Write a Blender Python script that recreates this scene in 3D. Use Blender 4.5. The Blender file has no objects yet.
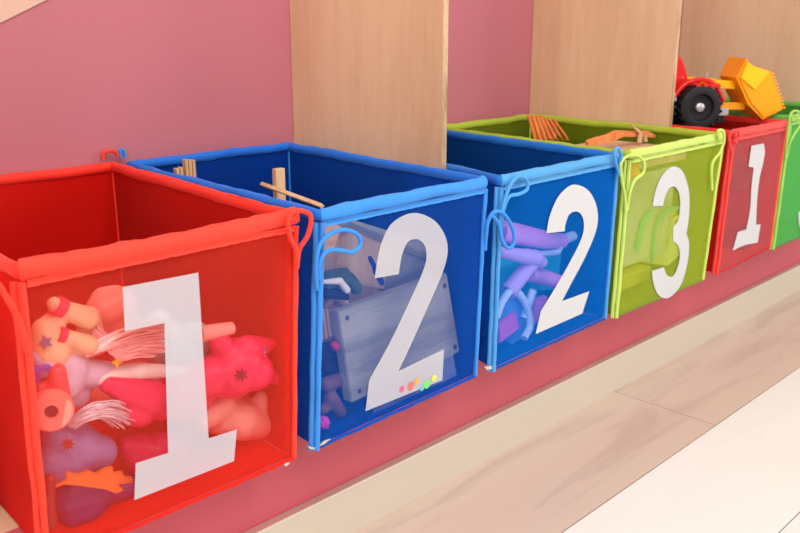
import bpy, bmesh, math, random
from mathutils import Vector, Matrix, noise
random.seed(7)
S = bpy.context.scene
COL = S.collection
PI = math.pi

# ------------------------------------------------------------------ camera
CAM = Vector((0, 0, 0.618))
FPX = 862.0
PITCH = math.atan(245.5 / 862)
cd = bpy.data.cameras.new('camera')
cd.sensor_width = 36; cd.lens = FPX / 800 * 36
cd.clip_start = 0.02
cam = bpy.data.objects.new('camera', cd); COL.objects.link(cam)
cam.location = CAM
cam.rotation_euler = (PI/2 - PITCH, 0, -PI/4)
cd.dof.use_dof = True; cd.dof.focus_distance = 1.02; cd.dof.aperture_fstop = 9.0
S.camera = cam

# ------------------------------------------------------------------ light
w = bpy.data.worlds.new('world'); S.world = w; w.use_nodes = True
bg = w.node_tree.nodes['Background']
bg.inputs[0].default_value = (1.0, 0.97, 0.94, 1); bg.inputs[1].default_value = 0.72

def area(name, loc, target, sx, sy, power, col):
    l = bpy.data.lights.new(name, 'AREA'); l.shape = 'RECTANGLE'; l.size = sx; l.size_y = sy
    l.energy = power; l.color = col
    o = bpy.data.objects.new(name, l); COL.objects.link(o); o.location = loc
    o.rotation_euler = (Vector(target) - Vector(loc)).to_track_quat('-Z', 'Y').to_euler()
    return o
area('window_light', (3.4, -2.0, 1.6), (1.1, 0.6, 0.1), 1.8, 1.8, 52, (1.0, 0.99, 0.97))
area('side_fill_light', (-2.2, -1.2, 1.9), (0.7, 0.9, 0.3), 1.6, 1.6, 46, (1.0, 0.97, 0.93))  # added fill to brighten the bin interiors; no known source on this side
area('ceiling_light', (0.3, -0.5, 2.2), (0.7, 0.8, 0.2), 1.4, 1.4, 42, (1.0, 0.96, 0.90))

S.view_settings.view_transform = 'Standard'; S.view_settings.look = 'None'
S.view_settings.gamma = 1; S.view_settings.use_curve_mapping = False
S.view_settings.exposure = -0.11

# ------------------------------------------------------------------ helpers
_F = Vector((math.cos(PI/4)*math.cos(PITCH), math.sin(PI/4)*math.cos(PITCH), -math.sin(PITCH)))
_R = Vector((math.sin(PI/4), -math.cos(PI/4), 0)); _U = _R.cross(_F)
def at(u, v, y):
    """point of the world on the upright plane y"""
    d = _F*FPX + _R*(u-400) - _U*(v-266.5)
    return CAM + d*(y/d.y)
def mpp(p):
    return (Vector(p)-CAM).dot(_F)/FPX

def lin(c):
    return tuple(((x/255)/12.92 if x/255 <= .04045 else ((x/255+.055)/1.055)**2.4) for x in c[:3]) + (1,)

def mat(name, col, rough=.6, bump=0, bscale=200, bstretch=(1,1,1), vary=0, vscale=8, spec=.4, trans=0, sheen=0, metal=0, sss=0, dots=0, lucent=0):
    m = bpy.data.materials.new(name); m.use_nodes = True
    nt = m.node_tree; n = nt.nodes; L = nt.links
    b = n['Principled BSDF']; c = lin(col)
    b.inputs['Base Color'].default_value = c
    b.inputs['Roughness'].default_value = rough
    b.inputs['Specular IOR Level'].default_value = spec
    b.inputs['Metallic'].default_value = metal
    if sheen: b.inputs['Sheen Weight'].default_value = sheen
    if sss:
        b.inputs['Subsurface Weight'].default_value = sss; b.inputs['Subsurface Radius'].default_value = (.01, .005, .004)
    geo = n.new('ShaderNodeNewGeometry')
    mp = n.new('ShaderNodeVectorMath'); mp.operation = 'MULTIPLY'; mp.inputs[1].default_value = bstretch
    L.new(geo.outputs['Position'], mp.inputs[0])
    if vary:
        t = n.new('ShaderNodeTexNoise'); t.inputs['Scale'].default_value = vscale; t.inputs['Detail'].default_value = 4
        L.new(mp.outputs[0], t.inputs['Vector'])
        r = n.new('ShaderNodeMix'); r.data_type = 'RGBA'
        r.inputs[6].default_value = tuple(x*(1-vary) for x in c[:3])+(1,)
        r.inputs[7].default_value = tuple(min(1, x*(1+vary)) for x in c[:3])+(1,)
        L.new(t.outputs['Fac'], r.inputs[0]); L.new(r.outputs[2], b.inputs['Base Color'])
    if bump:
        t = n.new('ShaderNodeTexNoise'); t.inputs['Scale'].default_value = bscale
        L.new(mp.outputs[0], t.inputs['Vector'])
        bp = n.new('ShaderNodeBump'); bp.inputs['Strength'].default_value = bump; bp.inputs['Distance'].default_value = .001
        L.new(t.outputs['Fac'], bp.inputs['Height']); L.new(bp.outputs[0], b.inputs['Normal'])
    if lucent:
        out = n['Material Output']; tl_ = n.new('ShaderNodeBsdfTranslucent'); tl_.inputs[0].default_value = c; mx = n.new('ShaderNodeMixShader')
        mx.inputs[0].default_value = lucent
        L.new(b.outputs[0], mx.inputs[1]); L.new(tl_.outputs[0], mx.inputs[2]); L.new(mx.outputs[0], out.inputs[0])
    if trans or dots:
        out = n['Material Output']; tr = n.new('ShaderNodeBsdfTransparent'); mx = n.new('ShaderNodeMixShader')
        tr.inputs[0].default_value = tuple(.96+.04*x for x in c[:3])+(1,) if dots else (1, 1, 1, 1)
        mx.inputs[0].default_value = trans
        L.new(b.outputs[0], mx.inputs[1]); L.new(tr.outputs[0], mx.inputs[2]); L.new(mx.outputs[0], out.inputs[0])
        if dots:
            sep = n.new('ShaderNodeSeparateXYZ'); L.new(geo.outputs['Position'], sep.inputs[0])
            def sn(a, b_):
                ad = n.new('ShaderNodeMath'); ad.operation = a
                L.new(sep.outputs[0], ad.inputs[0]); L.new(sep.outputs[2], ad.inputs[1])
                ml = n.new('ShaderNodeMath'); ml.operation = 'MULTIPLY'; ml.inputs[1].default_value = b_
                L.new(ad.outputs[0], ml.inputs[0])
                s = n.new('ShaderNodeMath'); s.operation = 'SINE'; L.new(ml.outputs[0], s.inputs[0]); return s
            a1 = sn('ADD', 2*PI/.0028); a2 = sn('SUBTRACT', 2*PI/.0028)
            pr = n.new('ShaderNodeMath'); pr.operation = 'MULTIPLY'
            L.new(a1.outputs[0], pr.inputs[0]); L.new(a2.outputs[0], pr.inputs[1])
            ma = n.new('ShaderNodeMath'); ma.operation = 'MULTIPLY_ADD'; ma.inputs[1].default_value = dots; ma.inputs[2].default_value = trans
            L.new(pr.outputs[0], ma.inputs[0]); L.new(ma.outputs[0], mx.inputs[0])
    return m

def wood(name, c1, c2, axis='z', scale=14, rough=.55):
    m = bpy.data.materials.new(name); m.use_nodes = True
    nt = m.node_tree; n = nt.nodes; L = nt.links; b = n['Principled BSDF']
    b.inputs['Roughness'].default_value = rough; b.inputs['Specular IOR Level'].default_value = .3
    geo = n.new('ShaderNodeNewGeometry'); mp = n.new('ShaderNodeVectorMath'); mp.operation = 'MULTIPLY'
    mp.inputs[1].default_value = {'z': (1, 1, .12), 'x': (.1, 1, 1), 'y': (1, .1, 1)}[axis]
    L.new(geo.outputs['Position'], mp.inputs[0])
    t = n.new('ShaderNodeTexNoise'); t.inputs['Scale'].default_value = scale; t.inputs['Detail'].default_value = 6; t.inputs['Distortion'].default_value = .8
    t2 = n.new('ShaderNodeTexNoise'); t2.inputs['Scale'].default_value = scale*14; t2.inputs['Detail'].default_value = 3
    L.new(mp.outputs[0], t.inputs['Vector']); L.new(mp.outputs[0], t2.inputs['Vector'])
    mm = n.new('ShaderNodeMath'); mm.operation = 'MULTIPLY_ADD'; mm.inputs[1].default_value = .35
    L.new(t2.outputs['Fac'], mm.inputs[0]); L.new(t.outputs['Fac'], mm.inputs[2])
    r = n.new('ShaderNodeValToRGB'); r.color_ramp.elements[0].position = .5; r.color_ramp.elements[1].position = .85
    r.color_ramp.elements[0].color = lin(c1); r.color_ramp.elements[1].color = lin(c2)
    L.new(mm.outputs[0], r.inputs[0]); L.new(r.outputs[0], b.inputs['Base Color'])
    return m

_loc = {}
def obj(name, bm, m, parent=None, smooth=True, **props):
    """links a world-space bmesh as one object whose origin sits at the middle of its base"""
    me = bpy.data.meshes.new(name)
    if isinstance(bm, bmesh.types.BMesh): bm.to_mesh(me); bm.free()
    else: me = bm; me.name = name
    vs = [v.co for v in me.vertices]
    lo = Vector((min(v.x for v in vs), min(v.y for v in vs), min(v.z for v in vs)))
    hi = Vector((max(v.x for v in vs), max(v.y for v in vs), max(v.z for v in vs)))
    c = Vector(((lo.x+hi.x)/2, (lo.y+hi.y)/2, lo.z))
    me.transform(Matrix.Translation(-c))
    if m: me.materials.clear(); me.materials.append(m)
    if smooth:
        me.polygons.foreach_set('use_smooth', [True]*len(me.polygons))
        try: me.set_sharp_from_angle(angle=math.radians(40))
        except Exception: pass
    o = bpy.data.objects.new(name, me); COL.objects.link(o)
    _loc[o] = c
    if parent: o.parent = parent; o.location = c - _loc[parent]
    else: o.location = c
    for k, v in props.items(): o[k] = v
    return o
def thing(name, label, cat, loc, group=None):
    o = bpy.data.objects.new(name, None); COL.objects.link(o); o.location = loc; o.empty_display_size = .03
    _loc[o] = Vector(loc); o['label'] = label; o['category'] = cat
    if group: o['group'] = group
    return o
def tag(o, label, cat, group=None):
    o['label'] = label; o['category'] = cat
    if group: o['group'] = group
    return o

def add_box(bm, lo, hi, bev=0, M=None):
    r = bmesh.ops.create_cube(bm, size=1); vs = r['verts']
    lo = Vector(lo); hi = Vector(hi)
    for v in vs: v.co = Vector(((lo.x+hi.x)/2+v.co.x*(hi.x-lo.x), (lo.y+hi.y)/2+v.co.y*(hi.y-lo.y), (lo.z+hi.z)/2+v.co.z*(hi.z-lo.z)))
    if bev:
        es = list({e for v in vs for e in v.link_edges})
        rr = bmesh.ops.bevel(bm, geom=es, offset=bev, segments=2, profile=.6, affect='EDGES')
        vs = [v for v in rr['verts']]
        vs = list({v for f in rr['faces'] for v in f.verts} | {v for v in vs})
        vs = [v for v in vs if v.is_valid]
        allv = set(vs)
        for v in vs:
            for e in v.link_edges: allv.add(e.other_vert(v))
        vs = list(allv)
    if M is not None:
        for v in vs: v.co = M @ v.co
    return vs
def boxm(lo, hi, bev=0, M=None):
    bm = bmesh.new(); add_box(bm, lo, hi, bev, M); return bm
def catmull(pts, n=6, closed=False):
    P = [Vector(p) for p in pts]; out = []
    N = len(P); rng = range(N) if closed else range(N-1)
    for i in rng:
        p0 = P[(i-1) % N] if closed or i > 0 else P[0]*2-P[1]
        p1 = P[i]; p2 = P[(i+1) % N]
        p3 = P[(i+2) % N] if closed or i+2 < N else P[-1]*2-P[-2]
        for k in range(n):
            t = k/n
            out.append(.5*((2*p1)+(p2-p0)*t+(2*p0-5*p1+4*p2-p3)*t*t+(3*p1-p0-3*p2+p3)*t**3))
    if not closed: out.append(P[-1])
    return out
def add_tube(bm, pts, r, seg=10, closed=False, wob=0, ry=None):
    P = [Vector(p) for p in pts]; N = len(P); rings = []
    up = Vector((0, 0, 1)); prev = None
    for i, p in enumerate(P):
        a = P[(i-1) % N] if closed or i > 0 else P[i]; b = P[(i+1) % N] if closed or i < N-1 else P[i]
        t = (b-a).normalized()
        if ry is not None: s = t.cross(up).normalized(); q = s.cross(t)
        else:
            if prev is None: s = t.cross(up if abs(t.z) < .9 else Vector((1, 0, 0))).normalized()
            else: s = (prev - t*prev.dot(t)).normalized()
            prev = s; q = s.cross(t)
        rr = r[i] if isinstance(r, (list, tuple)) else r
        r2 = rr if ry is None else ry
        ring = []
        for k in range(seg):
            an = 2*PI*k/seg
            f = 1 + (wob*noise.noise(p*60+Vector((k*.4, 0, 0))) if wob else 0)
            ring.append(bm.verts.new(p + s*math.cos(an)*rr*f + q*math.sin(an)*r2*f))
        rings.append(ring)
    for i in range(N if closed else N-1):
        a, b = rings[i], rings[(i+1) % N]
        for k in range(seg): bm.faces.new((a[k], a[(k+1) % seg], b[(k+1) % seg], b[k]))
    if not closed:
        bm.faces.new(rings[0][::-1]); bm.faces.new(rings[-1])
    return bm
def tubem(pts, r, **k):
    bm = bmesh.new(); add_tube(bm, pts, r, **k); bmesh.ops.recalc_face_normals(bm, faces=bm.faces); return bm
def add_prism(bm, pts, off):
    """polygon pts extruded along off"""
    a = [bm.verts.new(Vector(p)) for p in pts]; f = bm.faces.new(a)
    r = bmesh.ops.extrude_face_region(bm, geom=[f]); vs = [v for v in r['geom'] if isinstance(v, bmesh.types.BMVert)]
    for v in vs: v.co += Vector(off)
    bmesh.ops.recalc_face_normals(bm, faces=bm.faces)
def prismm(pts, off, bev=0):
    bm = bmesh.new(); add_prism(bm, pts, off)
    if bev: bmesh.ops.bevel(bm, geom=list(bm.edges), offset=bev, segments=2, affect='EDGES')
    return bm
def add_lathe(bm, prof, c, axis, seg=32):
    axis = Vector(axis).normalized(); s = axis.orthogonal().normalized(); q = axis.cross(s); c = Vector(c); rings = []
    for r, h in prof:
        rings.append([bm.verts.new(c+axis*h+(s*math.cos(2*PI*k/seg)+q*math.sin(2*PI*k/seg))*max(r, 1e-5)) for k in range(seg)])
    for a, b in zip(rings, rings[1:]):
        for k in range(seg): bm.faces.new((a[k], a[(k+1) % seg], b[(k+1) % seg], b[k]))
    bmesh.ops.remove_doubles(bm, verts=bm.verts, dist=1e-5)
    bmesh.ops.recalc_face_normals(bm, faces=bm.faces)
def lathem(prof, c, axis, seg=32):
    bm = bmesh.new(); add_lathe(bm, prof, c, axis, seg); return bm
def ball(bm, c, r, sc=(1, 1, 1)):
    bmesh.ops.create_icosphere(bm, subdivisions=3, radius=r, matrix=Matrix.Translation(c) @ Matrix.Diagonal((*sc, 1)))

def fuse(bm, vox=.0022, smooth=4):
    """melts overlapping lumps into one continuous skin"""
    me = bpy.data.meshes.new('tmp'); bm.to_mesh(me); bm.free()
    o = bpy.data.objects.new('tmp', me); COL.objects.link(o)
    m = o.modifiers.new('r', 'REMESH'); m.mode = 'VOXEL'; m.voxel_size = vox
    s = o.modifiers.new('s', 'SMOOTH'); s.iterations = smooth; s.factor = .6
    dg = bpy.context.evaluated_depsgraph_get()
    out = bpy.data.meshes.new_from_object(o.evaluated_get(dg))
    bpy.data.objects.remove(o); bpy.data.meshes.remove(me)
    return out
def limbs(specs, vox=.0022, smooth=4):
    """specs: (u1,v1,r1, u2,v2,r2, y1, y2) tapered limbs, radii in image px at that distance"""
    bm = bmesh.new()
    for s in specs:
        u1, v1, r1, u2, v2, r2, y1 = s[:7]; y2 = s[7] if len(s) > 7 else y1
        a = at(u1, v1, y1); b = at(u2, v2, y2); ra = r1*mpp(a); rb = r2*mpp(b)
        n = max(2, int((b-a).length/(min(ra, rb)*.35))+1)
        for k in range(n):
            t = k/(n-1); bmesh.ops.create_icosphere(bm, subdivisions=2, radius=ra+(rb-ra)*t, matrix=Matrix.Translation(a.lerp(b, t)))
    return fuse(bm, vox, smooth)

# ------------------------------------------------------------------ materials
M = {}
M['pink_wall'] = mat('pink_wall_paint', (192, 114, 128), .7, bump=.15, bscale=300, vary=.03, vscale=3)
M['pink_base'] = mat('pink_panel_paint', (198, 88, 100), .6, bump=.1, bscale=300, vary=.03, vscale=4)
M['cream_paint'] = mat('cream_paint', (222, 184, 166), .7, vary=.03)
M['white_board'] = mat('white_baseboard', (204, 192, 174), .45, vary=.02)
M['ply'] = wood('birch_plywood', (208, 168, 134), (224, 190, 156), 'z', 7)
M['ply_edge'] = wood('plywood_edge', (150, 112, 76), (220, 190, 150), 'z', 60)
M['block_wood'] = wood('toy_block_wood', (190, 150, 110), (226, 190, 150), 'z', 20)
M['grey_wood'] = wood('weathered_toy_wood', (134, 132, 130), (172, 168, 160), 'x', 26)

def floor_mat():
    m = bpy.data.materials.new('laminate_planks'); m.use_nodes = True
    nt = m.node_tree; n = nt.nodes; L = nt.links; b = n['Principled BSDF']
    def mth(op, a, c=None, d=None):
        k = n.new('ShaderNodeMath'); k.operation = op
        for i, v in enumerate((a, c, d)):
            if v is None: continue
            if isinstance(v, (int, float)): k.inputs[i].default_value = v
            else: L.new(v, k.inputs[i])
        return k.outputs[0]
    geo = n.new('ShaderNodeNewGeometry'); sp = n.new('ShaderNodeSeparateXYZ'); L.new(geo.outputs['Position'], sp.inputs[0])
    X, Y = sp.outputs[0], sp.outputs[1]
    ry = mth('DIVIDE', mth('SUBTRACT', Y, .527), .193); row = mth('FLOOR', ry); fy = mth('FRACT', mth('ADD', ry, 10))
    rx = mth('DIVIDE', mth('ADD', mth('SUBTRACT', X, 1.237), mth('MULTIPLY', row, .47)), 1.29)
    ix = mth('FLOOR', rx); fx = mth('FRACT', mth('ADD', rx, 10))
    gap = mth('MAXIMUM', mth('LESS_THAN', mth('MULTIPLY', fy, .193), .0016), mth('LESS_THAN', mth('MULTIPLY', fx, 1.29), .0016))
    wn = n.new('ShaderNodeTexWhiteNoise'); cb = n.new('ShaderNodeCombineXYZ'); L.new(row, cb.inputs[0]); L.new(ix, cb.inputs[1]); L.new(cb.outputs[0], wn.inputs['Vector'])
    gv = n.new('ShaderNodeCombineXYZ'); L.new(mth('ADD', mth('MULTIPLY', X, .16), mth('MULTIPLY', wn.outputs['Value'], 9)), gv.inputs[0]); L.new(Y, gv.inputs[1])
    t = n.new('ShaderNodeTexNoise'); t.inputs['Scale'].default_value = 16; t.inputs['Detail'].default_value = 7; t.inputs['Distortion'].default_value = 1.2
    L.new(gv.outputs[0], t.inputs['Vector'])
    r = n.new('ShaderNodeValToRGB'); e = r.color_ramp.elements
    e[0].position = .32; e[0].color = lin((190, 164, 150)); e[1].position = .52; e[1].color = lin((206, 182, 166))
    L.new(t.outputs['Fac'], r.inputs[0])
    pale = n.new('ShaderNodeMix'); pale.data_type = 'RGBA'; pale.inputs[7].default_value = lin((238, 236, 232))
    L.new(mth('MULTIPLY', mth('LESS_THAN', row, -.5), .8), pale.inputs[0]); L.new(r.outputs[0], pale.inputs[6])  # rows away from the shelves paler: part plank tone, part brighter light painted in
    g = n.new('ShaderNodeMix'); g.data_type = 'RGBA'; g.inputs[7].default_value = lin((140, 122, 110))
    L.new(gap, g.inputs[0]); L.new(pale.outputs[2], g.inputs[6]); L.new(g.outputs[2], b.inputs['Base Color'])
    b.inputs['Roughness'].default_value = .38; b.inputs['Specular IOR Level'].default_value = .45
    return m
M['floor'] = floor_mat()

# ------------------------------------------------------------------ the room
YK = .725          # front of the pink base of the shelves
YB = 1.08          # back wall
def slab(name, lo, hi, m, bev=0):
    return obj(name, boxm(lo, hi, bev), m, None, False, kind='structure')
slab('floor', (-1.6, -2.6, -.03), (5.2, YB+.1, 0), M['floor'])
slab('wall_back', (-1.6, YB, 0), (5.2, YB+.1, 2.4), M['pink_wall'])
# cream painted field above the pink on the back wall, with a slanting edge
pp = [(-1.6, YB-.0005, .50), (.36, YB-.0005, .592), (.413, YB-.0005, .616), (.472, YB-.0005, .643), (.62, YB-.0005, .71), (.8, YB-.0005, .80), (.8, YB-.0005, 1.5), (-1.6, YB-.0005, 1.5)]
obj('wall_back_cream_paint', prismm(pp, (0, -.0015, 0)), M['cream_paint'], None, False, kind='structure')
slab('wall_base', (-1.2, YK, 0), (4.2, YK+.012, .1725), M['pink_base'])
# baseboard with a softened top edge
bmb = bmesh.new()
prof = [(YK, 0), (YK-.012, 0), (YK-.012, .0640), (YK-.0112, .0655), (YK, .0655)]
add_prism(bmb, [(-1.2, y, z) for y, z in prof], (5.4, 0, 0))
bb = obj('baseboard_front', bmb, M['white_board'], None, False, kind='structure')
obj('ledge_pink_bounce', boxm((-1.2, YK-.0112, .0656), (4.2, YK-.0008, .0664)), mat('pink_bounce_tint', (190, 146, 138), .6), bb, False)  # pink reflected from the base panel, put into the ledge strip's colour

# shelf unit: bottom board and upright dividers
su = thing('cubby_shelf', 'long birch plywood shelving with upright dividers behind the numbered fabric bins', 'shelf', (1.4, .9, .160))
obj('bottom_board', boxm((-1.2, YK+.0122, .160), (4.2, YB-.001, .1725), .001), M['ply'], su, False)
for x in (.215, .843, 1.454, 2.068, 2.68):
    d = obj('divider', boxm((x, .7655, .1727), (x+.0095, YB-.001, 1.90), .0004), M['ply'], su, False)
    ed = bmesh.new()
    for k in range(5):
        add_box(ed, (x+.0002+k*.00185, .7650, .1727), (x+.0002+k*.00185+.0016, .7655, 1.90))
    obj('plywood_edge', ed, M['ply_edge'], d, False)
obj('top_board', boxm((-1.2, .7655, 1.9005), (4.2, YB-.001, 1.9125), .001), M['ply'], su, False)

# ------------------------------------------------------------------ numerals (outlines on the bin fronts)
def outline(raw, sc, o, y):
    """raw: (x, y, sharp) points; smooth runs are rounded between sharp corners"""
    N = len(raw); k0 = next(i for i, p in enumerate(raw) if len(p) > 2)
    raw = raw[k0:]+raw[:k0]+[raw[k0]]
    out = []; run = [raw[0]]
    for p in raw[1:]:
        run.append(p)
        if len(p) > 2:
            q = [Vector((a[0], a[1], 0)) for a in run]
            out += (catmull(q, 5)[:-1] if len(q) > 2 else [q[0]])
            run = [p]
    return [at(o[0]+q.x*sc, o[1]+q.y*sc, y) for q in out]
s = 1
NUM = {
 '1a': ([(27,58,s),(188,27,s),(210,380,s),(270,361,s),(264,428,s),(52,511,s),(55,433,s),(124,411,s),(116,134,s),(32,152,s)], .4698, (110,260)),
 '2a': ([(38,512,s),(47,437,s),(100,340),(150,235),(180,165),(186,130),(178,105),(160,95),(140,102),(126,135),(118,180,s),(60,190,s),(72,120),(95,65),(130,38),(165,32),(205,50),(230,85),(237,125),(225,175),(195,245),(155,335),(118,415,s),(228,362,s),(224,437,s)], .4124, (350,200)),
 '2b': ([(35,514,s),(52,440,s),(110,345),(165,245),(188,190),(190,150),(180,125),(162,118),(143,128),(132,155),(128,182,s),(70,188,s),(80,135),(105,75),(140,38),(170,32),(205,50),(228,90),(236,140),(225,195),(190,275),(150,350),(120,408,s),(208,376,s),(185,448,s)], .3093, (525,175)),
 '3a': ([(46,182,s),(82,180,s),(90,145),(105,118),(122,112),(137,130),(143,165),(140,215),(132,240),(118,255,s),(118,305,s),(133,318),(142,345),(138,385),(122,425),(105,432),(92,420),(85,398,s),(42,412,s),(48,455),(62,492),(85,508),(110,502),(140,470),(160,420),(172,360),(174,310),(165,280,s),(172,235),(176,180),(172,120),(155,65),(130,42),(100,50),(70,90),(50,150)], .2817, (640,155)),
 '1b': ([(118,48,s),(172,38,s),(177,75),(168,130),(152,200),(142,300),(138,398,s),(158,397,s),(145,478,s),(85,490),(35,513,s),(58,430,s),(95,420,s),(112,330),(118,230),(128,145,s),(105,140,s)], .2252, (725,135)),
}
# ------------------------------------------------------------------ fabric bins
def palette(n, panel, tape, mesh, tr, dots=.0):
    return dict(panel=mat(n+'_nylon_panel', panel, .55, bump=.5, bscale=1400, vary=.05, vscale=12, sheen=.1, lucent=.58),
                tape=mat(n+'_binding_tape', tape, .6, bump=.6, bscale=900, vary=.08, vscale=60, sheen=.1),
                cover=mat(n+'_rim_cover', tuple((p*.86+q*.14) for p, q in zip(panel, tape)), .6, bump=.6, bscale=900, vary=.06, vscale=40, sheen=.1),
                mesh=mat(n+'_sheer_mesh', mesh, .9, trans=tr, dots=dots, spec=.1, vary=.04, vscale=15))
PAL = dict(red=palette('red', (250, 44, 26), (250, 56, 34), (226, 66, 50), .70, .16),
           blue=palette('blue', (0, 104, 216), (46, 138, 226), (24, 92, 196), .72, .10),
           blue2=palette('bright_blue', (0, 106, 204), (70, 156, 220), (0, 126, 240), .66, .06),
           lime=palette('lime', (160, 184, 40), (196, 222, 100), (184, 204, 62), .60, .05),
           rose=palette('rose_red', (232, 40, 34), (238, 60, 54), (216, 100, 104), .52, .04),
           green=palette('green', (90, 180, 76), (160, 210, 90), (100, 200, 100), .45, .04))
M['print'] = mat('white_print', (216, 214, 222), .8, bump=.3, bscale=900, trans=.52, spec=.2)
M['print2'] = mat('dense_white_print', (218, 218, 220), .8, bump=.3, bscale=900, trans=.2, spec=.2)
ZB = .1745
def sheet(a, b, c, d, nu, nv, amp, freq, seed, thick=None, nrm=None):
    """quad a-b (bottom) d-c (top) as a softly rippled cloth"""
    bm = bmesh.new(); a, b, c, d = map(Vector, (a, b, c, d)); n = (b-a).cross(d-a).normalized()
    g = []
    for j in range(nv+1):
        row = []
        for i in range(nu+1):
            u, v = i/nu, j/nv; p = (a.lerp(b, u)).lerp(d.lerp(c, u), v)
            e = min(1, 6*min(u, 1-u, v+.05, 1-v+.05))
            p = p + n*amp*e*noise.noise(Vector((p.x*freq+seed, p.y*freq, p.z*freq)))
            row.append(bm.verts.new(p))
        g.append(row)
    for j in range(nv):
        for i in range(nu): bm.faces.new((g[j][i], g[j][i+1], g[j+1][i+1], g[j+1][i]))
    if thick:
        fs = list(bm.faces); r = bmesh.ops.solidify(bm, geom=fs, thickness=thick)
    return bm
YF = .6586; YR = 1.066
def bin_(label, pal, ft, fb, bk, zt, num, loops, zbl=ZB, zbr=ZB, seed=1, bend=0):
    """ft, fb: x range of the front at the rim and at the bottom; bk: x range at the back"""
    P = PAL[pal]
    t = thing('fabric_bin', label, 'bin', ((fb[0]+fb[1])/2, .86, ZB), 'numbered fabric bins in a row on the shelf')
    x0, x1 = ft; b0, b1 = fb; k0, k1 = bk; zr = zt-.011
    o_ = .0025
    obj('side_panel', sheet((b0+o_, YF+o_, zbl+.001), (k0, YR, ZB), (k0, YR, zr), (x0+o_, YF+o_, zr), 20, 14, .005, 9, seed, .0012), P['panel'], t)
    obj('side_panel', sheet((b1-o_, YF+o_, zbr+.001), (k1, YR, ZB), (k1, YR, zr), (x1-o_, YF+o_, zr), 20, 14, .005, 9, seed+4, .0012), P['panel'], t)
    obj('back_panel', sheet((k0+.002, YR, ZB), (k1-.002, YR, ZB), (k1-.002, YR, zr), (k0+.002, YR, zr), 16, 14, .005, 9, seed+7, .0012), P['panel'], t)
    obj('bottom_panel', sheet((b0+.003, YF+.003, zbl+.001), (b1-.003, YF+.003, zbr+.001), (k1-.003, YR-.003, ZB), (k0+.003, YR-.003, ZB), 12, 12, 0, 9, seed, .0012), P['panel'], t)
    fr = obj('mesh_front', sheet((b0, YF, zbl), (b1, YF, zbr), (x1, YF, zr), (x0, YF, zr), 28, 24, .0022, 14, seed+2), P['mesh'], t)
    if num:
        obj('numeral', prismm(outline(*NUM[num], YF-.0020), (0, .0004, 0)), M['print' if num in ('1a', '2a') else 'print2'], t, False)
    # fabric-covered rim
    c = [Vector((x0, YF, zr)), Vector((x1, YF, zr)), Vector((k1, YR, zr+.002)), Vector((k0, YR, zr+.002))]
    path = []
    for i in range(4):
        a, b, d = c[i-1], c[i], c[(i+1) % 4]
        r = .007
        e = b+(a-b).normalized()*r; f = b+(d-b).normalized()*r
        for k in range(5):
            q = k/4; path.append(e*(1-q)**2+b*2*q*(1-q)+f*q*q)
        nseg = 26; g = d+(b-d).normalized()*r
        for k in range(1, nseg): path.append(f.lerp(g, k/nseg))
    path = [p+Vector((0, 0, .0016*noise.noise(p*16+Vector((seed, 0, 0))))) for p in path]
    nf = next(i for i, p in enumerate(path) if p.x > x1-.0075 and p.y < YF+.002 and i > 8)
    front = path[2:nf+5]; rest = path[nf+3:]+path[:4]
    def rimtube(pts, m, nm, k, par):
        bm = bmesh.new(); add_tube(bm, pts, .0052*k, seg=14, wob=.26, ry=.0074*k)
        bmesh.ops.recalc_face_normals(bm, faces=bm.faces)
        return obj(nm, bm, m, par)
    rim = rimtube(rest, P['cover'], 'rim', .88, t)
    fr_ = rimtube(front, P['tape'], 'front_rim', 1.2 if pal == 'red' else 1.05, t)
    # the stitched lip under the rim at the front
    bm = bmesh.new(); n = 70; rows = []
    for k in range(n+1):
        q = k/n; x = x0+.004+(x1-x0-.008)*q
        wv = .0002*math.sin(k*1.9+seed)+.0008*noise.noise(Vector((x*90, seed, 0)))
        rows.append([bm.verts.new((x, YF-.0042, zr-.006)), bm.verts.new((x, YF-.0024, zr-.0098)), bm.verts.new((x, YF-.0032+wv*.3, zr-.0122+wv)), bm.verts.new((x, YF+.0002, zr-.0125+wv))])
    for a, b in zip(rows, rows[1:]):
        for k in range(3): bm.faces.new((a[k], b[k], b[k+1], a[k+1]))
    obj('hem', bm, P['tape'], fr_)
    # corner piping (double on the left, single on the right) and the bottom cord
    def cord(xa, ya, za, xb, yb, zb, r, name='piping', m='tape'):
        pts = [Vector((xa, ya, za)).lerp(Vector((xb, yb, zb)), k/16)+Vector((.0009*noise.noise(Vector((k*.5, seed, xa))), 0, 0)) for k in range(17)]
        return obj(name, tubem(pts, r, seg=10, wob=.25), P[m], t)
    cord(b0+.001, YF-.0008, zbl-.002, x0+.001, YF-.0008, zr-.008, .0030)
    cord(b0-.0025, YF+.0045, zbl-.002, x0-.0025, YF+.0045, zr-.008, .0032)
    cord(b1-.0005, YF, zbr, x1-.0005, YF, zr-.008, .0028)
    cord(k0, YR, ZB, k0, YR, zr, .002); cord(k1, YR, ZB, k1, YR, zr, .002)
    pts = [Vector((b0+(b1-b0)*k/30, YF, zbl+(zbr-zbl)*k/30+.0012*noise.noise(Vector((k*.35, seed, 0))))) for k in range(31)]
    obj('bottom_piping', tubem(pts, .0019, seg=8, wob=.3), P['panel'], t)
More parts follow.
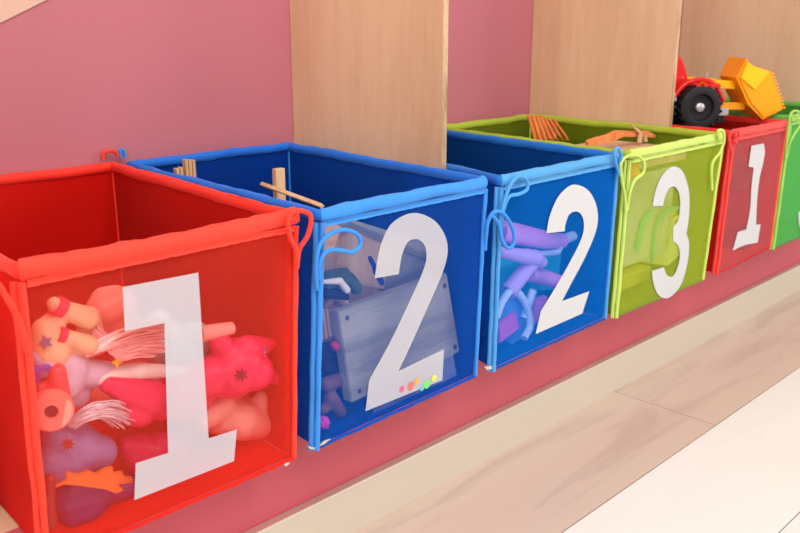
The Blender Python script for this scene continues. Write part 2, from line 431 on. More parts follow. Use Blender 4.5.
    # turned-in cloth edge showing through the mesh at the right and along the bottom
    for side in (0, 1):
        bm = bmesh.new(); rows = []
        for k in range(41):
            q = k/40; nz = noise.noise(Vector((k*.45, seed*3.1, side*7)))
            if side:
                x = b0+.004+(b1-b0-.008)*q; z = zbl+(zbr-zbl)*q
                a, b = (x, YF+.0034, z+.001), (x, YF+.0034+.0008*nz, z+.008+.004*nz)
            else:
                z = zbr+.002+(zr-zbr-.012)*q; x = b1+(x1-b1)*q
                a, b = (x-.001, YF+.0034, z), (x-.009-.004*nz, YF+.0034+.0008*nz, z)
            rows.append((bm.verts.new(a), bm.verts.new(b)))
        for a, b in zip(rows, rows[1:]): bm.faces.new((a[0], b[0], b[1], a[1]))
        bmesh.ops.solidify(bm, geom=list(bm.faces), thickness=.0006)
        obj('seam', bm, P['panel'], t)
    for lp in loops:
        pts = catmull([at(u, v, y) for u, v, y in lp], 7)
        obj('corner_loop', tubem(pts, .0024, seg=10, wob=.12), P['tape'], t)
    if bend:      # the soft left side is pushed in where it meets the upright divider
        for o in t.children_recursive:
            L0 = _loc[o]
            for v in o.data.vertices:
                x, y = v.co.x+L0.x, v.co.y+L0.y
                if y < YF+.006: continue
                f = (y-YF)/(.757-YF) if y < .757 else (YR-y)/(YR-.757)
                v.co.x += bend*max(0, min(1, f))*max(0, min(1, (x1-.02-x)/(x1-x0-.06)))
    return t

bin_('red fabric bin numbered 1 nearest the camera, filled with plastic toy animals', 'red', (.243, .514), (.236, .5005), (.262, .530), .4425, '1a',
     [[(297,268,.656),(298,256,.654),(300,248,.652),(308,235,.649),(311,217,.648),(303,211,.647),(292,212,.648),(288,222,.649),(290,236,.650),(296,250,.652),(296,262,.655)],
      [(27,352,.655),(24,338,.651),(19,320,.649),(8,300,.646),(-4,282,.645),(-14,284,.644),(-14,300,.644),(-12,320,.652)],
      [(103,160,1.070),(103,154,1.070),(108,151,1.069),(115,152,1.068),(118,157,1.068)]], zbl=.1755, zbr=.1745, seed=1)
bin_('dark blue fabric bin numbered 2 holding wooden blocks, right beside the large red bin', 'blue', (.545, .806), (.530, .796), (.551, .822), .4405, '2a',
     [[(317,290,.656),(316,268,.653),(319,247,.651),(330,234,.650),(345,230,.648),(358,235,.647),(360,245,.647),(352,252,.647),(338,250,.648),(326,252,.650),(320,264,.651),(319,280,.655)],
      [(485,250,.657),(486,236,.654),(488,222,.651),(494,212,.648),(504,214,.646),(513,230,.645),(514,243,.645),(508,248,.645),(502,240,.646),(499,225,.648),(492,216,.650),(487,222,.652)],
      [(121,158,1.070),(120,152,1.070),(123,150,1.069),(125,157,1.069)]], zbl=.1745, zbr=.179, seed=2)
bin_('bright blue fabric bin numbered 2 holding purple plastic toys, beside the lime bin', 'blue2', (.835, 1.108), (.831, 1.102), (.872, 1.127), .4385, '2b',
     [[(499,245,.657),(499,232,.653),(501,215,.651),(508,190,.649),(517,177,.648),(526,179,.647),(527,189,.647),(519,194,.648),(509,197,.650),(503,212,.653),(501,236,.657)],
      [(619,175,.652),(615,160,.649),(614,151,.648),(618,148,.647),(621,155,.648),(620,163,.651),(618,172,.656)]], zbl=.1765, zbr=.181, seed=3, bend=.017)
bin_('lime green fabric bin numbered 3 with orange wooden puzzle pieces on top', 'lime', (1.138, 1.446), (1.132, 1.422), (1.148, 1.443), .4385, '3a',
     [[(625,212,.657),(625,198,.653),(622,180,.651),(621,163,.649),(628,156,.648),(638,156,.646),(644,163,.646),(643,173,.647),(635,180,.650),(630,192,.652),(627,210,.657)],
      [(712,190,.652),(712,165,.652),(720,152,.649),(724,141,.646),(723,131,.646),(718,131,.648),(719,140,.650)]], zbl=.1765, zbr=.1745, seed=4)
bin_('rose red fabric bin numbered 1 with a toy loader tractor on top', 'rose', (1.484, 1.713), (1.474, 1.706), (1.492, 1.722), .4385, '1b',
     [[(731,150,.652),(729,138,.650),(732,131,.648),(738,131,.647),(739,137,.648),(735,143,.650)]], zbl=.1745, zbr=.181, seed=5)
bin_('green fabric bin cut off by the right edge of the photo', 'green', (1.732, 2.03), (1.722, 2.02), (1.738, 2.04), .446, None,
     [[(785,160,.657),(786,150,.653),(788,130,.651),(790,116,.649),(794,111,.648),(800,113,.646),(802,122,.646),(797,130,.649),(790,142,.652),(787,156,.657)]], zbl=.1765, zbr=.1765, seed=6)
# the figure on the last bin (a 3, mostly beyond the frame)
def three(cx, cz, wd, ht):
    pts = outline(*NUM['3a'], YF-.002)
    lo = min(p.x for p in pts); hi = max(p.x for p in pts); zl = min(p.z for p in pts); zh = max(p.z for p in pts)
    return [Vector((cx+(p.x-(lo+hi)/2)/(hi-lo)*wd, p.y, cz+(p.z-(zl+zh)/2)/(zh-zl)*ht)) for p in pts]
g6 = [o for o in COL.objects if o.get('label', '').startswith('green fabric bin')][0]
obj('numeral', prismm(three(1.885, .285, .135, .215), (0, .0004, 0)), M['print2'], g6, False)

# ------------------------------------------------------------------ toys in the red bin
def plast(n, c, rough=.4, sss=.0, **k): return mat(n, c, rough, spec=.4, **k)
G1 = 'toy animals in the large red bin'
def star(c, r, m, parent, n=5, name='star_mark'):
    """little flat mark lying on the toy, facing the way the toy faces"""
    nrm = Vector((-.55, -.8, .25)).normalized()
    a = nrm.cross(Vector((0, 0, 1))).normalized(); b = a.cross(nrm)
    pts = [c+(a*math.cos(PI*k/n)+b*math.sin(PI*k/n))*(r if k % 2 == 0 else r*.45) for k in range(2*n)]
    return obj(name, prismm(pts, nrm*.0012), m, parent, False)
def strands(pts, n, spread, r, m, parent, name='mane', seed=0):
    rnd = random.Random(seed); bm = bmesh.new()
    for k in range(n):
        off = Vector((rnd.uniform(-1, 1), rnd.uniform(-.4, .4), rnd.uniform(-1, 1)))*spread
        q = []
        for i, (u, v, y) in enumerate(pts):
            f = .35+.65*i/(len(pts)-1)
            q.append(at(u, v, y)+off*f+Vector((rnd.uniform(-1, 1), rnd.uniform(-.5, .5), rnd.uniform(-1, 1)))*spread*.18)
        add_tube(bm, catmull(q, 4), r, seg=5)
    bmesh.ops.recalc_face_normals(bm, faces=bm.faces)
    return obj(name, bm, m, parent)

m_cream = plast('cream_vinyl', (240, 200, 158)); m_salmon = plast('salmon_vinyl', (240, 130, 116)); m_lav = plast('lavender_vinyl', (206, 190, 214))
m_coral = plast('coral_vinyl', (240, 84, 88)); m_hot = plast('hot_pink_vinyl', (238, 50, 100)); m_white = plast('white_vinyl', (240, 232, 226))
m_grey = plast('pale_teal_vinyl', (150, 196, 196)); m_purp = plast('violet_blue_vinyl', (124, 120, 168)); m_indigo = plast('indigo_vinyl', (92, 56, 120))
m_orange = plast('orange_vinyl', (232, 118, 48)); m_mag = plast('magenta_vinyl', (200, 30, 84)); m_dark = plast('dark_mark', (90, 20, 40))
m_hairp = mat('pink_tinsel_hair', (250, 190, 186), .3, metal=.3); m_hairs = mat('silver_white_hair', (222, 206, 214), .35, metal=.2)
m_hairv = mat('violet_hair', (120, 80, 180), .4); m_bandp = plast('pink_band', (240, 60, 96)); m_yel = plast('yellow_mark', (250, 200, 40)); m_peach = plast('peach_vinyl', (246, 170, 150))
m_brown = plast('maroon_vinyl', (150, 40, 36)); m_blush = plast('blush_vinyl', (244, 166, 156))

t = obj('toy_pony', limbs([(48,352,22,44,330,13,.695), (44,330,12,54,322,12,.695), (62,352,16,92,342,14,.700), (92,342,14,88,318,13,.705), (88,318,12,62,309,10,.690), (62,309,10,54,304,8,.690), (88,345,11,64,336,8,.685)]), m_cream)
tag(t, 'cream toy pony with pink leg bands, upper left of the pile in the red bin', 'toy', G1)
for (u1, v1, u2, v2, r) in ((63,309,55,305,10.6), (64,336,58,334,8.6)):
    a = at(u1, v1, .690 if r > 9 else .685); b = at(u2, v2, .690 if r > 9 else .685); rr = r*mpp(a)
    obj('leg_band', tubem([a, a.lerp(b, .5), b], rr, seg=20), m_bandp, t)
star(at(46,342,.680), .0065, m_purp, t)
t = obj('toy_pony', limbs([(104,312,20,118,306,20,.715), (122,322,18,100,326,16,.715), (104,300,14,116,294,10,.72)]), m_salmon)
tag(t, 'salmon pink toy pony with shiny pink hair behind the top left of the figure 1', 'toy', G1)
strands([(88,352,.683), (110,342,.680), (135,334,.680), (160,330,.682)], 60, .010, .0007, m_hairp, t, seed=1)
strands([(95,330,.69), (120,352,.680), (140,348,.680), (158,346,.682)], 60, .009, .0007, m_hairp, t, seed=2)
t = obj('toy_pony', limbs([(58,378,27,64,368,25,.700), (38,356,10,46,364,16,.690), (82,372,16,122,376,13,.700), (122,376,11,150,374,11,.700), (62,392,20,74,392,18,.71)]), m_lav)
tag(t, 'pale lavender toy pony with a round head, lying below the cream one', 'toy', G1)
star(at(117,362,.684), .0055, m_yel, t, 4, 'butterfly_mark')
strands([(50,368,.678), (38,370,.676), (30,380,.676)], 24, .006, .0006, m_hairv, t, seed=3)
# coral pony: leg and round hoof with a hole
t = obj('toy_pony', limbs([(57,372,10,60,398,11,.678), (60,398,11,52,410,12,.680), (40,388,8,44,404,9,.684)]), m_coral)
tag(t, 'coral toy pony at the left mesh edge showing a round hoof with a hole', 'toy', G1)
c = at(51,410,.668); rr = mpp(c); nr = Vector((-.35, -.93, .1)).normalized()
obj('hoof', lathem([(0,-.006),(19*rr,-.006),(22*rr,-.002),(22*rr,.003),(19*rr,.0065),(7*rr,.0065),(6*rr,.003),(0,.003)], c, nr), m_salmon, t)
obj('hoof_hole', lathem([(0,.0032),(5.8*rr,.0032),(5.8*rr,.0042),(0,.0042)], c, nr), m_dark, t)
t = obj('toy_pony', limbs([(172,392,24,190,396,24,.712), (190,396,24,150,402,20,.712), (150,398,20,108,384,10,.690), (140,412,16,108,412,7,.692), (190,385,20,225,372,24,.705), (238,366,30,232,372,28,.700), (255,372,20,263,377,9,.690), (248,350,16,276,343,4,.695), (222,345,12,212,336,6,.70), (262,366,8,276,380,6,.688)]), m_hot)
tag(t, 'hot pink toy pony lying across the middle behind the figure 1', 'toy', G1)
star(at(241,375,.672), .0075, m_dark, t, 7)
star(at(262,352,.684), .006, m_purp, t, 6, 'eye')
t = obj('toy_pony', limbs([(168,345,26,180,350,24,.735), (180,352,22,194,340,20,.735), (160,322,14,148,330,12,.735), (185,365,18,196,362,14,.73)]), m_grey)
tag(t, 'pale teal toy pony seen through the shaft of the figure 1', 'toy', G1)
t = obj('doll', limbs([(138,340,6,160,318,7,.700), (160,318,7,176,334,5,.700), (140,371,9,182,371,6,.690), (100,377,10,140,371,9,.695)], vox=.0018), m_white)
tag(t, 'white doll legs lying behind the upper part of the figure 1', 'toy', G1)
t = obj('toy_bottle', tubem([at(200,334,.70), at(212,332,.70), at(232,328,.70)], [.008, .008, .0065], seg=18), m_blush)
tag(t, 'small pale pink tube above the hot pink toy pony', 'toy', G1)
t = obj('toy_pony', limbs([(222,412,24,240,418,22,.725), (240,420,22,258,424,16,.715), (205,415,16,222,405,16,.715), (262,398,8,256,412,12,.715), (210,392,14,236,400,14,.735)]), m_blush)
tag(t, 'pale blush toy pony under the hot pink one at the right of the red bin', 'toy', G1)
t = obj('toy_pony', limbs([(62,448,26,78,446,24,.705), (82,452,22,100,452,18,.700), (50,462,22,66,462,22,.700), (52,436,14,60,436,14,.70)]), m_purp)
tag(t, 'violet blue toy pony with silver hair near the bottom left', 'toy', G1)
star(at(68,444,.678), .0065, m_brown, t, 8)
strands([(72,424,.685), (90,412,.680), (108,410,.680), (124,416,.684)], 70, .010, .0006, m_hairs, t, seed=5)
# orange spiky comb
t = obj('toy_comb', prismm([at(u, v, .668) for u, v in ((55,487),(66,481),(66,473),(78,476),(88,472),(96,475),(106,469),(113,468),(113,474),(123,473),(124,478),(133,479),(133,483),(118,485),(124,491),(116,494),(106,490),(92,488),(78,486),(64,485),(56,488))], (.002, .005, 0), .0006), m_orange)
tag(t, 'flat orange toy comb with spiky edge lying at the bottom left of the red bin', 'toy comb')
t = obj('toy_pony', limbs([(70,498,23,92,496,21,.705), (92,494,18,128,486,13,.710), (72,512,16,90,506,16,.70)]), m_indigo)
tag(t, 'deep indigo toy pony at the very bottom beneath the orange comb', 'toy', G1)
t = obj('toy_pony', limbs([(138,450,17,160,455,18,.710), (128,446,10,140,462,13,.705), (175,452,16,160,448,17,.71)]), m_mag)
tag(t, 'magenta toy pony low behind the foot of the figure 1', 'toy', G1)
t = obj('toy_pony', limbs([(47,500,8,50,524,8,.674), (50,480,7,47,500,8,.676)]), m_brown)
tag(t, 'maroon toy pony upright in the bottom left corner of the red bin', 'toy', G1)
t = obj('toy_pony', limbs([(130,375,26,150,380,26,.80), (110,400,26,150,395,26,.80), (185,395,25,196,395,24,.80), (150,345,24,125,345,20,.80)], .003), m_salmon)
tag(t, 'large salmon toy animal at the back of the pile in the red bin', 'toy', G1)

# ------------------------------------------------------------------ wooden toys in the dark blue bin
def oriented(c, ax, ay, az):
    m = Matrix.Identity(4)
    for i, a in enumerate((ax, ay, az)):
        for k in range(3): m[k][i] = a[k]
    m.translation = c; return m
def board(quad, th, m, name, parent=None, bev=.0012):
    """quad: tl,tr,br,bl as (u,v,y)"""
    p = [at(*q) for q in quad]; n = (p[1]-p[0]).cross(p[3]-p[0]).normalized()
    if n.y < 0: n = -n
    return obj(name, prismm(p, n*th, bev), m, parent, False)
m_grain = M['grey_wood']; m_blk = M['block_wood']
t = board([(338,312,.676), (447,273,.690), (460,352,.686), (352,403,.672)], .014, m_grain, 'wooden_plank')
tag(t, 'weathered wooden toy panel with corner screws leaning behind the figure 2', 'toy', None)
for u, v, y in ((347,318,.6765), (445,286,.6875), (455,347,.6850), (359,391,.6735)):
    c = at(u, v, y); obj('screw', lathem([(0,-.0025),(.0035,-.0025),(.0028,0.0005),(0,.0005)], c, (-.1,-1,.03), 16), mat('screw_grey', (90, 92, 110), .4, metal=.6), t)
t = thing('wooden_box', 'pale wooden toy box tipped on its side at the top of the dark blue bin', 'toy', at(395,265,.74))
board([(330,212,.700), (440,246,.722), (449,262,.722), (350,222,.695)], .010, m_grain, 'lid', t)
board([(352,222,.700), (398,240,.715), (384,290,.715), (330,282,.700)], .012, m_blk, 'front_board', t)
board([(398,240,.715), (446,250,.730), (436,300,.730), (384,292,.715)], .010, m_grain, 'side_board', t)
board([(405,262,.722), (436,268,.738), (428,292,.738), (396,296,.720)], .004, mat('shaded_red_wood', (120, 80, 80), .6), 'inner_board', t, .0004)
t = obj('toy_brush', limbs([(370,258,2.5,376,270,3,.680), (376,270,4,382,283,3,.682)], .0012, 2), plast('deep_blue_plastic', (10, 50, 150)))
tag(t, 'small dark blue plastic stick in front of the pale wooden box', 'toy')
m_cg = mat('camouflage_green', (70, 92, 64), .7, vary=.7, vscale=90)
t = obj('cloth_bundle', limbs([(325,285,8,350,278,6,.690), (350,280,7,356,288,7,.690), (326,276,6,345,272,5,.695)], .0016), m_cg)
tag(t, 'small green camouflage cloth bundle beside the left piping of the dark blue bin', 'toy')
obj('white_trim', limbs([(322,282,2.5,340,281,4,.680), (340,281,3.5,347,290,4,.680)], .0012), m_white, t)
obj('dark_lining', limbs([(324,293,6,338,294,6,.685), (338,294,5,346,297,4,.686)], .0014), plast('black_cloth', (28, 26, 40), .8), t)
bm = bmesh.new()
for k in range(5): add_tube(bm, [at(318+k*4, 308+k*.5, .690), at(322+k*4, 340-k*2, .690)], .0022, seg=8)
t = obj('wicker_mat', bm, mat('wicker', (196, 160, 130), .7)); tag(t, 'little ribbed tan wicker piece at left of the wooden panel', 'toy')
t = obj('toy_log', limbs([(325,304,5,332,296,6,.700), (334,310,5,325,318,6,.700), (340,300,6,346,306,5,.698)], .0016), m_blk); tag(t, 'knobbly tan wooden toy piece under the camouflage bundle', 'toy')
t = obj('toy_log', limbs([(326,384,8,338,380,8,.690), (330,398,9,340,412,7,.690), (322,410,6,334,402,6,.690)], .0018), mat('brown_bark', (120, 84, 92), .8, vary=.4, vscale=80)); tag(t, 'brown wooden toy log low at the left of the dark blue bin', 'toy')
t = obj('fabric_scrap', limbs([(322,352,10,342,350,9,.700), (345,368,8,325,366,8,.700)], .002), plast('navy_cloth', (40, 30, 70), .8)); tag(t, 'navy cloth scrap left of the wooden panel', 'toy')
t = obj('toy_bead', limbs([(334,345,4.5,336,347,4.5,.682)], .0012), m_mag); tag(t, 'small magenta bead between cloth scrap and wooden panel', 'bead')
bm = bmesh.new(); c0 = at(323,423,.676); rnd = random.Random(4)
for k in range(60):
    d = Vector((rnd.gauss(0,1), rnd.gauss(0,1), rnd.gauss(0,1))).normalized(); bmesh.ops.create_icosphere(bm, subdivisions=1, radius=.0017, matrix=Matrix.Translation(c0+d*.0068))
ball(bm, c0, .0072)
t = obj('pompom', bm, plast('pink_wool', (228, 60, 180), .8)); tag(t, 'fuzzy pink pompom in the bottom left corner of the dark blue bin', 'pompom')
# clear packet
t = obj('plastic_packet', sheet((.625, .668, .180), (.770, .668, .184), (.770, .675, .212), (.625, .675, .206), 16, 5, .004, 40, 2, .0008), mat('clear_plastic', (200, 205, 230), .15, trans=.75))
tag(t, 'clear plastic packet lying low behind the foot of the larger figure 2', 'packet')
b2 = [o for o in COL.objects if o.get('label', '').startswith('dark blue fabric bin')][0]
for (u, v, r, cc) in ((411,386,5,(255,130,110)), (417,381,4,(255,190,90)), (427,384,5,(130,240,120)), (434,378,4,(240,240,110)), (402,389,3.5,(250,110,150)), (422,388,3,(120,220,220))):  # rainbow reflection painted as thin coloured discs in front of the numeral
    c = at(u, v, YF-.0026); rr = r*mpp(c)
    obj('rainbow_light_spot', lathem([(0,0),(rr,0),(rr,.0003),(0,.0003)], c, (0,-1,0), 7), mat('rainbow_light_spot', cc, .3, trans=.35), b2, False)
# blocks standing up inside
def block(u0, v0, u1, v1, y, dy, label, zb=None, m=m_blk):
    a = at(u0, v1, y); b = at(u1, v0, y)
    o = obj('wooden_block', boxm((a.x, y, zb if zb else a.z), (b.x, y+dy, b.z), .0012), m, None, False)
    return tag(o, label, 'block', 'wooden blocks inside the dark blue bin')
block(277, 168, 285, 200, .83, .008, 'upright pale wooden block standing clear behind the left rim of the dark blue bin', .34)
t = thing('wooden_comb', 'cluster of thin wooden slats near the far left corner of the dark blue bin', 'toy', (.60, 1.01, .33))
for k, (x, z) in enumerate(((.602,.4415),(.6075,.4405),(.613,.4395),(.594,.432),(.588,.431))):
    obj('slat', boxm((x, 1.004, .33), (x+.0044, 1.012, z), .0006), m_blk, t, False)
bm = bmesh.new(); a, b = at(262,184,.86), at(322,206,.73)
add_tube(bm, [a, b], .0035, seg=4, ry=.003)
t = obj('wooden_stick', bm, m_blk, None, False); tag(t, 'flat wooden stick lying along the inner left side of the dark blue bin', 'stick')
t = obj('wooden_block', boxm((.60, .80, .22), (.79, .98, .345), .003), m_blk, None, False); tag(t, 'large wooden block under the upright one in the dark blue bin', 'block', 'wooden blocks inside the dark blue bin')
t = obj('wooden_block', boxm((.585, .80, .1765), (.785, 1.04, .218), .003), m_grain, None, False); tag(t, 'wide wooden block on the floor of the dark blue bin', 'block', 'wooden blocks inside the dark blue bin')

# ------------------------------------------------------------------ purple toys in the bright blue bin
m_vi = plast('violet_plastic', (232, 146, 236), .3); m_li = plast('lilac_plastic', (196, 160, 236), .3); m_pb = plast('pale_blue_plastic', (190, 214, 250), .3)
m_te = plast('teal_plastic', (60, 190, 210), .3); m_pu = plast('purple_plastic', (190, 60, 180), .3)
G3 = 'purple and blue plastic toys in the bright blue bin'
t = obj('toy_blaster', tubem([at(498,231,.700), at(520,235,.700), at(545,240,.702), at(562,241,.705)], [.016,.015,.0135,.011], seg=20), m_vi)
tag(t, 'violet plastic tube lying at the top of the pile in the bright blue bin', 'toy', G3)
obj('nozzle', tubem([at(562,240,.705), at(573,236,.707)], .0075, seg=16), m_pb, t)
obj('top_rail', tubem([at(500,225,.693), at(545,236,.695), at(560,238,.695)], .004, seg=8), m_li, t)
t = obj('toy_tube', tubem([at(536,257,.690), at(508,292,.690)], [.012,.0115], seg=20), m_li); tag(t, 'lilac plastic tube slanting down left in the bright blue bin', 'toy', G3)
t = obj('toy_tube', tubem([at(528,273,.700), at(560,282,.705)], [.012,.011], seg=20), m_vi); tag(t, 'short purple tube below the pale blue bar', 'toy', G3)
t = obj('toy_spoon', limbs([(500,252,6,535,258,9,.685), (528,257,8,541,262,7,.690)], .0016), m_li); tag(t, 'lilac scoop below the violet tube', 'toy', G3)
t = obj('toy_bar', tubem([at(527,251,.695), at(532,255,.695), at(558,252,.697), at(560,247,.697)], .0048, seg=10), m_pb); tag(t, 'pale blue bar under the violet tube', 'toy', G3)
t = board([(520,252,.735), (562,250,.735), (558,290,.73), (530,290,.73)], .006, m_te, 'toy_tile'); tag(t, 'teal plastic panel at the back of the bright blue bin pile', 'toy', G3)
t = obj('toy_chair', tubem(catmull([at(496,318,.680), at(503,300,.684), at(514,290,.686), at(526,305,.684), at(530,325,.680), at(524,338,.676)], 6), .0055, seg=10), m_pb); tag(t, 'pale blue curved toy frame at lower left of the bright blue bin', 'toy', G3)
obj('backing', prismm([at(u, v, .692) for u, v in ((500,306),(514,294),(525,308),(528,335),(512,345),(500,338))], (0, .005, 0), .001), plast('mid_blue_plastic', (90, 140, 225), .3), t, False)
t = board([(499,324,.671), (516,312,.674), (520,328,.674), (500,344,.671)], .006, m_pu, 'toy_tile'); tag(t, 'magenta purple tile at the bottom left corner of the bright blue bin', 'toy', G3)
t = board([(534,302,.69), (548,296,.695), (546,318,.69), (532,326,.69)], .010, m_pu, 'toy_tile'); tag(t, 'purple tile near the left of the second figure 2', 'toy', G3)
t = obj('toy_tube', tubem([at(533,290,.69), at(524,318,.688)], .006, seg=14), m_pb); tag(t, 'thin pale blue tube beside the magenta purple tile', 'toy', G3)
t = obj('toy_box', boxm((.865,.76,.1765), (1.07,1.0,.27), .005), m_te, None, False); tag(t, 'teal plastic box under the tubes in the bright blue bin', 'toy', G3)

# ------------------------------------------------------------------ lime bin: clear case and wooden puzzle pieces
m_clr = mat('clear_lime_case', (240, 242, 200), .15, trans=.66, spec=.6)
t = thing('clear_case', 'clear plastic case with green and yellow shapes in the lime bin', 'case', at(660,235,.72))
a = at(633,272,.685); b = at(700,190,.685)
def hollow(lo, hi, th, m, parent, name='case_body'):
    bm = bmesh.new(); x0, y0, z0 = lo; x1, y1, z1 = hi
    add_box(bm, lo, (x1, y0+th, z1)); add_box(bm, (x0, y1-th, z0), hi); add_box(bm, (x0, y0+th, z0), (x0+th, y1-th, z1)); add_box(bm, (x1-th, y0+th, z0), (x1, y1-th, z1)); add_box(bm, (x0+th, y0+th, z0), (x1-th, y1-th, z0+th))
    return obj(name, bm, m, parent, False)
hollow((1.165, .690, .236), (1.345, .86, .384), .002, m_clr, t)
m_gr = plast('green_shape', (90, 190, 120)); m_yw = plast('pale_yellow_shape', (232, 232, 130)); m_or2 = plast('orange_shape', (240, 170, 50))
def stroke(pts, r, m, parent, name, y=.6875): return obj(name, tubem(catmull([at(u, v, y) for u, v in pts], 5), r, seg=8), m, parent)
stroke([(652,262),(655,230),(664,212),(678,208),(686,211)], .0035, m_gr, t, 'green_shape')
stroke([(637,250),(642,225),(650,212)], .006, m_gr, t, 'green_shape', .6875)
stroke([(668,248),(672,222),(680,216)], .003, m_yw, t, 'yellow_shape', .6872)
obj('orange_shape', limbs([(671,220,4,676,218,4,.697)], .0015), m_or2, t)
obj('yellow_shape', prismm([at(u, v, .700) for u, v in ((640,262),(646,215),(676,208),(680,255),(668,266))], (0,.004,0), .0008), m_yw, t, False)
m_gold = mat('gold_beads', (170, 160, 30), .5, bump=1, bscale=500, vary=.5, vscale=400)
t = obj('beaded_strip', boxm((1.160,.675,.205), (1.262,.70,.229), .003), m_gold, None, False); tag(t, 'beaded olive gold strip under the clear case in the lime bin', 'strip')
t = obj('toy_star', prismm([at(633+11*math.cos(k*PI/5)*(1 if k%2 else .55), 168+14*math.sin(k*PI/5)*(1 if k%2 else .55), .668) for k in range(10)], (0,.006,0), .0008), m_or2, None, False); tag(t, 'orange toy star behind the loop of the lime bin', 'toy')
t = obj('toy_box', boxm((1.165,.87,.1765), (1.42,1.05,.385), .004), plast('yellow_box', (190, 190, 90)), None, False); tag(t, 'yellow green toy box deep inside the lime bin under the puzzle fan', 'toy')
m_pz = wood('orange_puzzle_wood', (206, 112, 56), (232, 142, 82), 'z', 40); m_pz2 = wood('puzzle_wood', (190, 150, 112), (216, 176, 140), 'z', 40)
# ribbed fan
t = thing('wooden_fan', 'orange ribbed wooden fan shaped puzzle piece at the back of the lime bin', 'toy', at(548,135,1.0))
tip = at(528,115,1.0)
obj('fan_plate', prismm([at(u, v, 1.0) for u, v in ((529,115),(541,116),(556,121),(565,138),(550,141),(537,140))], (0, .003, 0), .0006), m_pz, t, False)
for k in range(7):
    q = k/6; e = at(536+30*q, 139-3*q+2, .99-.01*k); s_ = tip.lerp(at(556,121,1.0), q*.9)
    n_ = Vector((-.7,-.7,0)); d = (e-s_).normalized(); sd = d.cross(Vector((0,-1,.2))).normalized()*.0055
    obj('rib', prismm([s_-sd*.8, s_+sd*.8, e+sd, e-sd], (-.002+.0006*k,-.004,0), .0004), m_pz, t, False)
t = thing('wooden_dinosaur', 'flat orange wooden puzzle creature with a pointed head across the middle of the lime bin', 'toy', at(615,140,.82))
obj('body', prismm([at(u, v, .775) for u, v in ((588,142),(596,139),(608,136),(617,131.5),(636,132),(650,132),(656,135),(655,138),(640,137),(624,137),(612,142),(600,145),(588,146))], (0,.006,.002), .0006), m_pz, t, False)
obj('wing', prismm([at(u, v, .770) for u, v in ((631,125),(637,128),(644,133),(640,134))], (0,.004,.001), .0004), m_pz2, t, False)
obj('leg', prismm([at(u, v, .768) for u, v in ((640,134),(643,134),(642,143),(639,143))], (0,.004,0), .0004), m_pz2, t, False)
obj('leg', prismm([at(u, v, .773) for u, v in ((645,135),(647,135),(648,142),(645,142))], (0,.004,0), .0004), m_pz2, t, False)
t = obj('wooden_block', boxm((1.17,.70,.388), (1.40,.86,.408), .002), m_pz2, None, False); tag(t, 'flat wooden board lying on the clear case in the lime bin', 'block')

# ------------------------------------------------------------------ toy loader tractor in the rose red bin
m_tr = plast('tractor_red', (222, 30, 28), .3); m_tb = plast('tyre_black', (22, 22, 26), .6); m_ty = plast('loader_yellow', (255, 192, 20), .3); m_tg = plast('bucket_orange', (255, 164, 12), .3)
m_ts = mat('silver_plastic', (190, 190, 195), .3, metal=.4)
base = Vector((1.632, .775, .412))
T = thing('toy_tractor', 'red toy loader tractor with black wheels and a raised yellow orange bucket', 'toy tractor', base)
fx = Vector((.80, -.60, 0)).normalized(); fy = Vector((.60, .80, 0)); fz = Vector((0, 0, 1))
fx = (fx+Vector((0,0,.02))).normalized(); fz = fx.cross(fy).normalized()
W = at(698,107,.785)         # hub of the big rear wheel on the near side
MT = oriented(W, fx, fy, fz)
def tl(x, y, z): return MT @ Vector((x, y, z))
def tbox(lo, hi, bev, m, name, parent=T): return obj(name, boxm(lo, hi, bev, MT), m, parent, False)
def wheel(x, y, z, R, wd):
    c = tl(x, y, z); ax = -fy
    o = obj('wheel', lathem([(0,-wd/2),(R*.8,-wd/2),(R*.96,-wd*.42),(R,-wd*.25),(R,wd*.25),(R*.96,wd*.42),(R*.8,wd/2),(R*.62,wd*.46),(R*.56,wd*.2),(R*.3,wd*.15),(0,wd*.15)], c, ax, 36), m_tb, T)
    bm = bmesh.new()
    for k in range(18):
        a = 2*PI*k/18
        for sgn in (-1, 1):
            mm = Matrix.Translation(c) @ oriented(Vector(), fx, fy, fz) @ Matrix.Rotation(a+(.1*sgn), 4, 'Y') @ Matrix.Translation((R, sgn*wd*.24, 0)) @ Matrix.Rotation(sgn*.5, 4, 'X')
            add_box(bm, (-.001,-wd*.24,-.002), (.0022,wd*.24,.002), 0, mm)
    obj('tread', bm, m_tb, o, False)
    obj('hub', lathem([(0,wd*.15),(R*.20,wd*.15),(R*.2,wd*.34),(R*.12,wd*.42),(0,wd*.42)], c, ax, 20), m_ts, o)
wheel(0, 0, 0, .042, .030); wheel(0, .105, 0, .042, .030);
wheel(-.088, 0, -.004, .036, .028); wheel(-.088, .105, -.004, .036, .028)
tbox((-.108, .022, -.012), (.045, .083, .012), .004, m_tb, 'chassis')
tbox((-.040, .020, .014), (.030, .085, .048), .008, m_tr, 'hood')
tbox((-.012, -.012, .036), (.038, .022, .044), .003, m_tr, 'fender')
obj('fender', tubem(catmull([tl(-.052,0,.020), tl(-.03,0,.044), tl(.0,0,.052), tl(.030,0,.042), tl(.052,0,.010)], 5), .0045, seg=10), m_tr, T)
tbox((-.060, .016, .012), (-.022, .090, .060), .006, m_tr, 'cab')
obj('seat', prismm([tl(-.048,.022,.045), tl(-.012,.022,.045), tl(-.016,.022,.062), tl(-.024,.022,.082), tl(-.034,.022,.098), tl(-.044,.022,.098)], fy*.045, .003), m_tr, T, False)
tbox((-.078, -.004, .012), (-.046, .018, .028), .002, m_ts, 'step')
obj('exhaust', tubem([tl(.028,.03,.04), tl(.028,.03,.062)], .0028, seg=10), m_ts, T)
tbox((.040, -.004, -.018), (.062, .012, -.004), .002, m_ts, 'headlight')
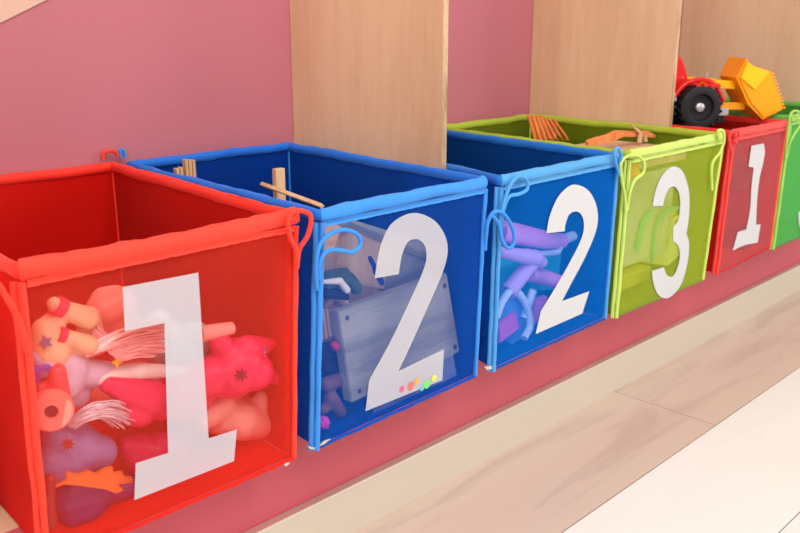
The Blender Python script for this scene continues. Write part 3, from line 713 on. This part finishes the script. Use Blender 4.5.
tbox((.030, .005, -.034), (.060, .095, -.014), .004, m_tb, 'front_axle')
tbox((.040, .030, -.01), (.058, .082, .030), .004, m_tr, 'grille')
# loader arms and bucket
B = at(753, 92, .715)
for dy, dz in ((.012, 0), (.088, -.004)):
    a = tl(.008, dy, .044); e = tl(.080, dy, .038)
    obj('loader_arm', prismm([a+fz*.008, e+fz*.008, e-fz*.008, a-fz*.006], fy*.008, .001), m_ty, T, False)
e0 = tl(.030, .012, .008)
obj('loader_arm', prismm([tl(.045,.012,.006), tl(.104,.012,.004), tl(.104,.012,-.010), tl(.045,.012,-.008)], fy*.008, .001), m_tg, T, False)
def lp(u, v, y=0):      # tractor coordinates from a side view
    return tl((u-698)/510, y, -(v-107)/500)
def bucket():
    y0, y1 = -.012, .060
    side = ((742,64),(748,69),(768,75),(785,111),(765,119),(750,104),(735,80))
    bk = obj('bucket', prismm([lp(u, v, y0+.003) for u, v in ((768,75),(771,76),(788,111),(785,112),(765,121),(748,106),(733,80),(742,62),(744,66),(737,80),(751,103),(766,117.5),(783,110))][3:][:10], fy*(y1-y0-.006)), m_tg, T, False)
    for y in (y0, y1-.004):
        obj('bucket_side', prismm([lp(u, v, y) for u, v in side], fy*.004, .001), m_tg, bk, False)
    obj('cheek_panel', prismm([lp(u, v, y0-.0035) for u, v in ((742,65),(748,69.5),(766,75.5),(752,92),(736,80))], fy*.004, .001), m_ty, bk, False)
    teeth = bmesh.new()
    for k in range(11):
        q = k/10; u = 770+15.5*q; v = 77+33*q
        add_box(teeth, (-.002, y0, -.0015), (.0035, y1, .0015), 0, Matrix.Translation(lp(u, v)) @ oriented(Vector(), fx, fy, fz))
    obj('tooth_edge', teeth, m_tg, bk, False)
bucket()
t = thing('toy_truck', 'maroon toy truck with black wheels seen through the mesh of the rose red bin', 'toy truck', (1.59, .86, .1765))
obj('body', boxm((1.50,.720,.1765), (1.685,1.02,.385), .012), plast('maroon_body', (96, 26, 32)), t, False)
for (u, v, r) in ((737,175,18), (741,238,13)):
    c = at(u, v, .700); rr = r*mpp(c)
    obj('wheel', lathem([(0,-.012),(rr*.85,-.012),(rr,-.006),(rr,.006),(rr*.85,.012),(rr*.6,.010),(rr*.5,.004),(0,.004)], c, (-.1,-1,.1), 28), m_tb, t)

# frayed white lining peeping out at the bottom corners
for lab, pts in (('dark blue fabric bin', [(308,446),(314,448),(320,445),(325,441),(331,439),(327,442),(323,446),(316,449.5),(310,449)]), ('red fabric bin', [(284,464),(288,462),(290,463),(287,466),(285,466)]), ('bright blue fabric bin', [(485,367),(492,366),(492,369),(487,370)])):
    p = [o for o in COL.objects if o.get('label', '').startswith(lab)][0]
    obj('frayed_lining', prismm([at(u, v, YF-.001) for u, v in pts], (0, .002, 0)), mat('frayed_cotton', (196, 186, 178), .9), p, False, label='white frayed lining at the bottom corner')
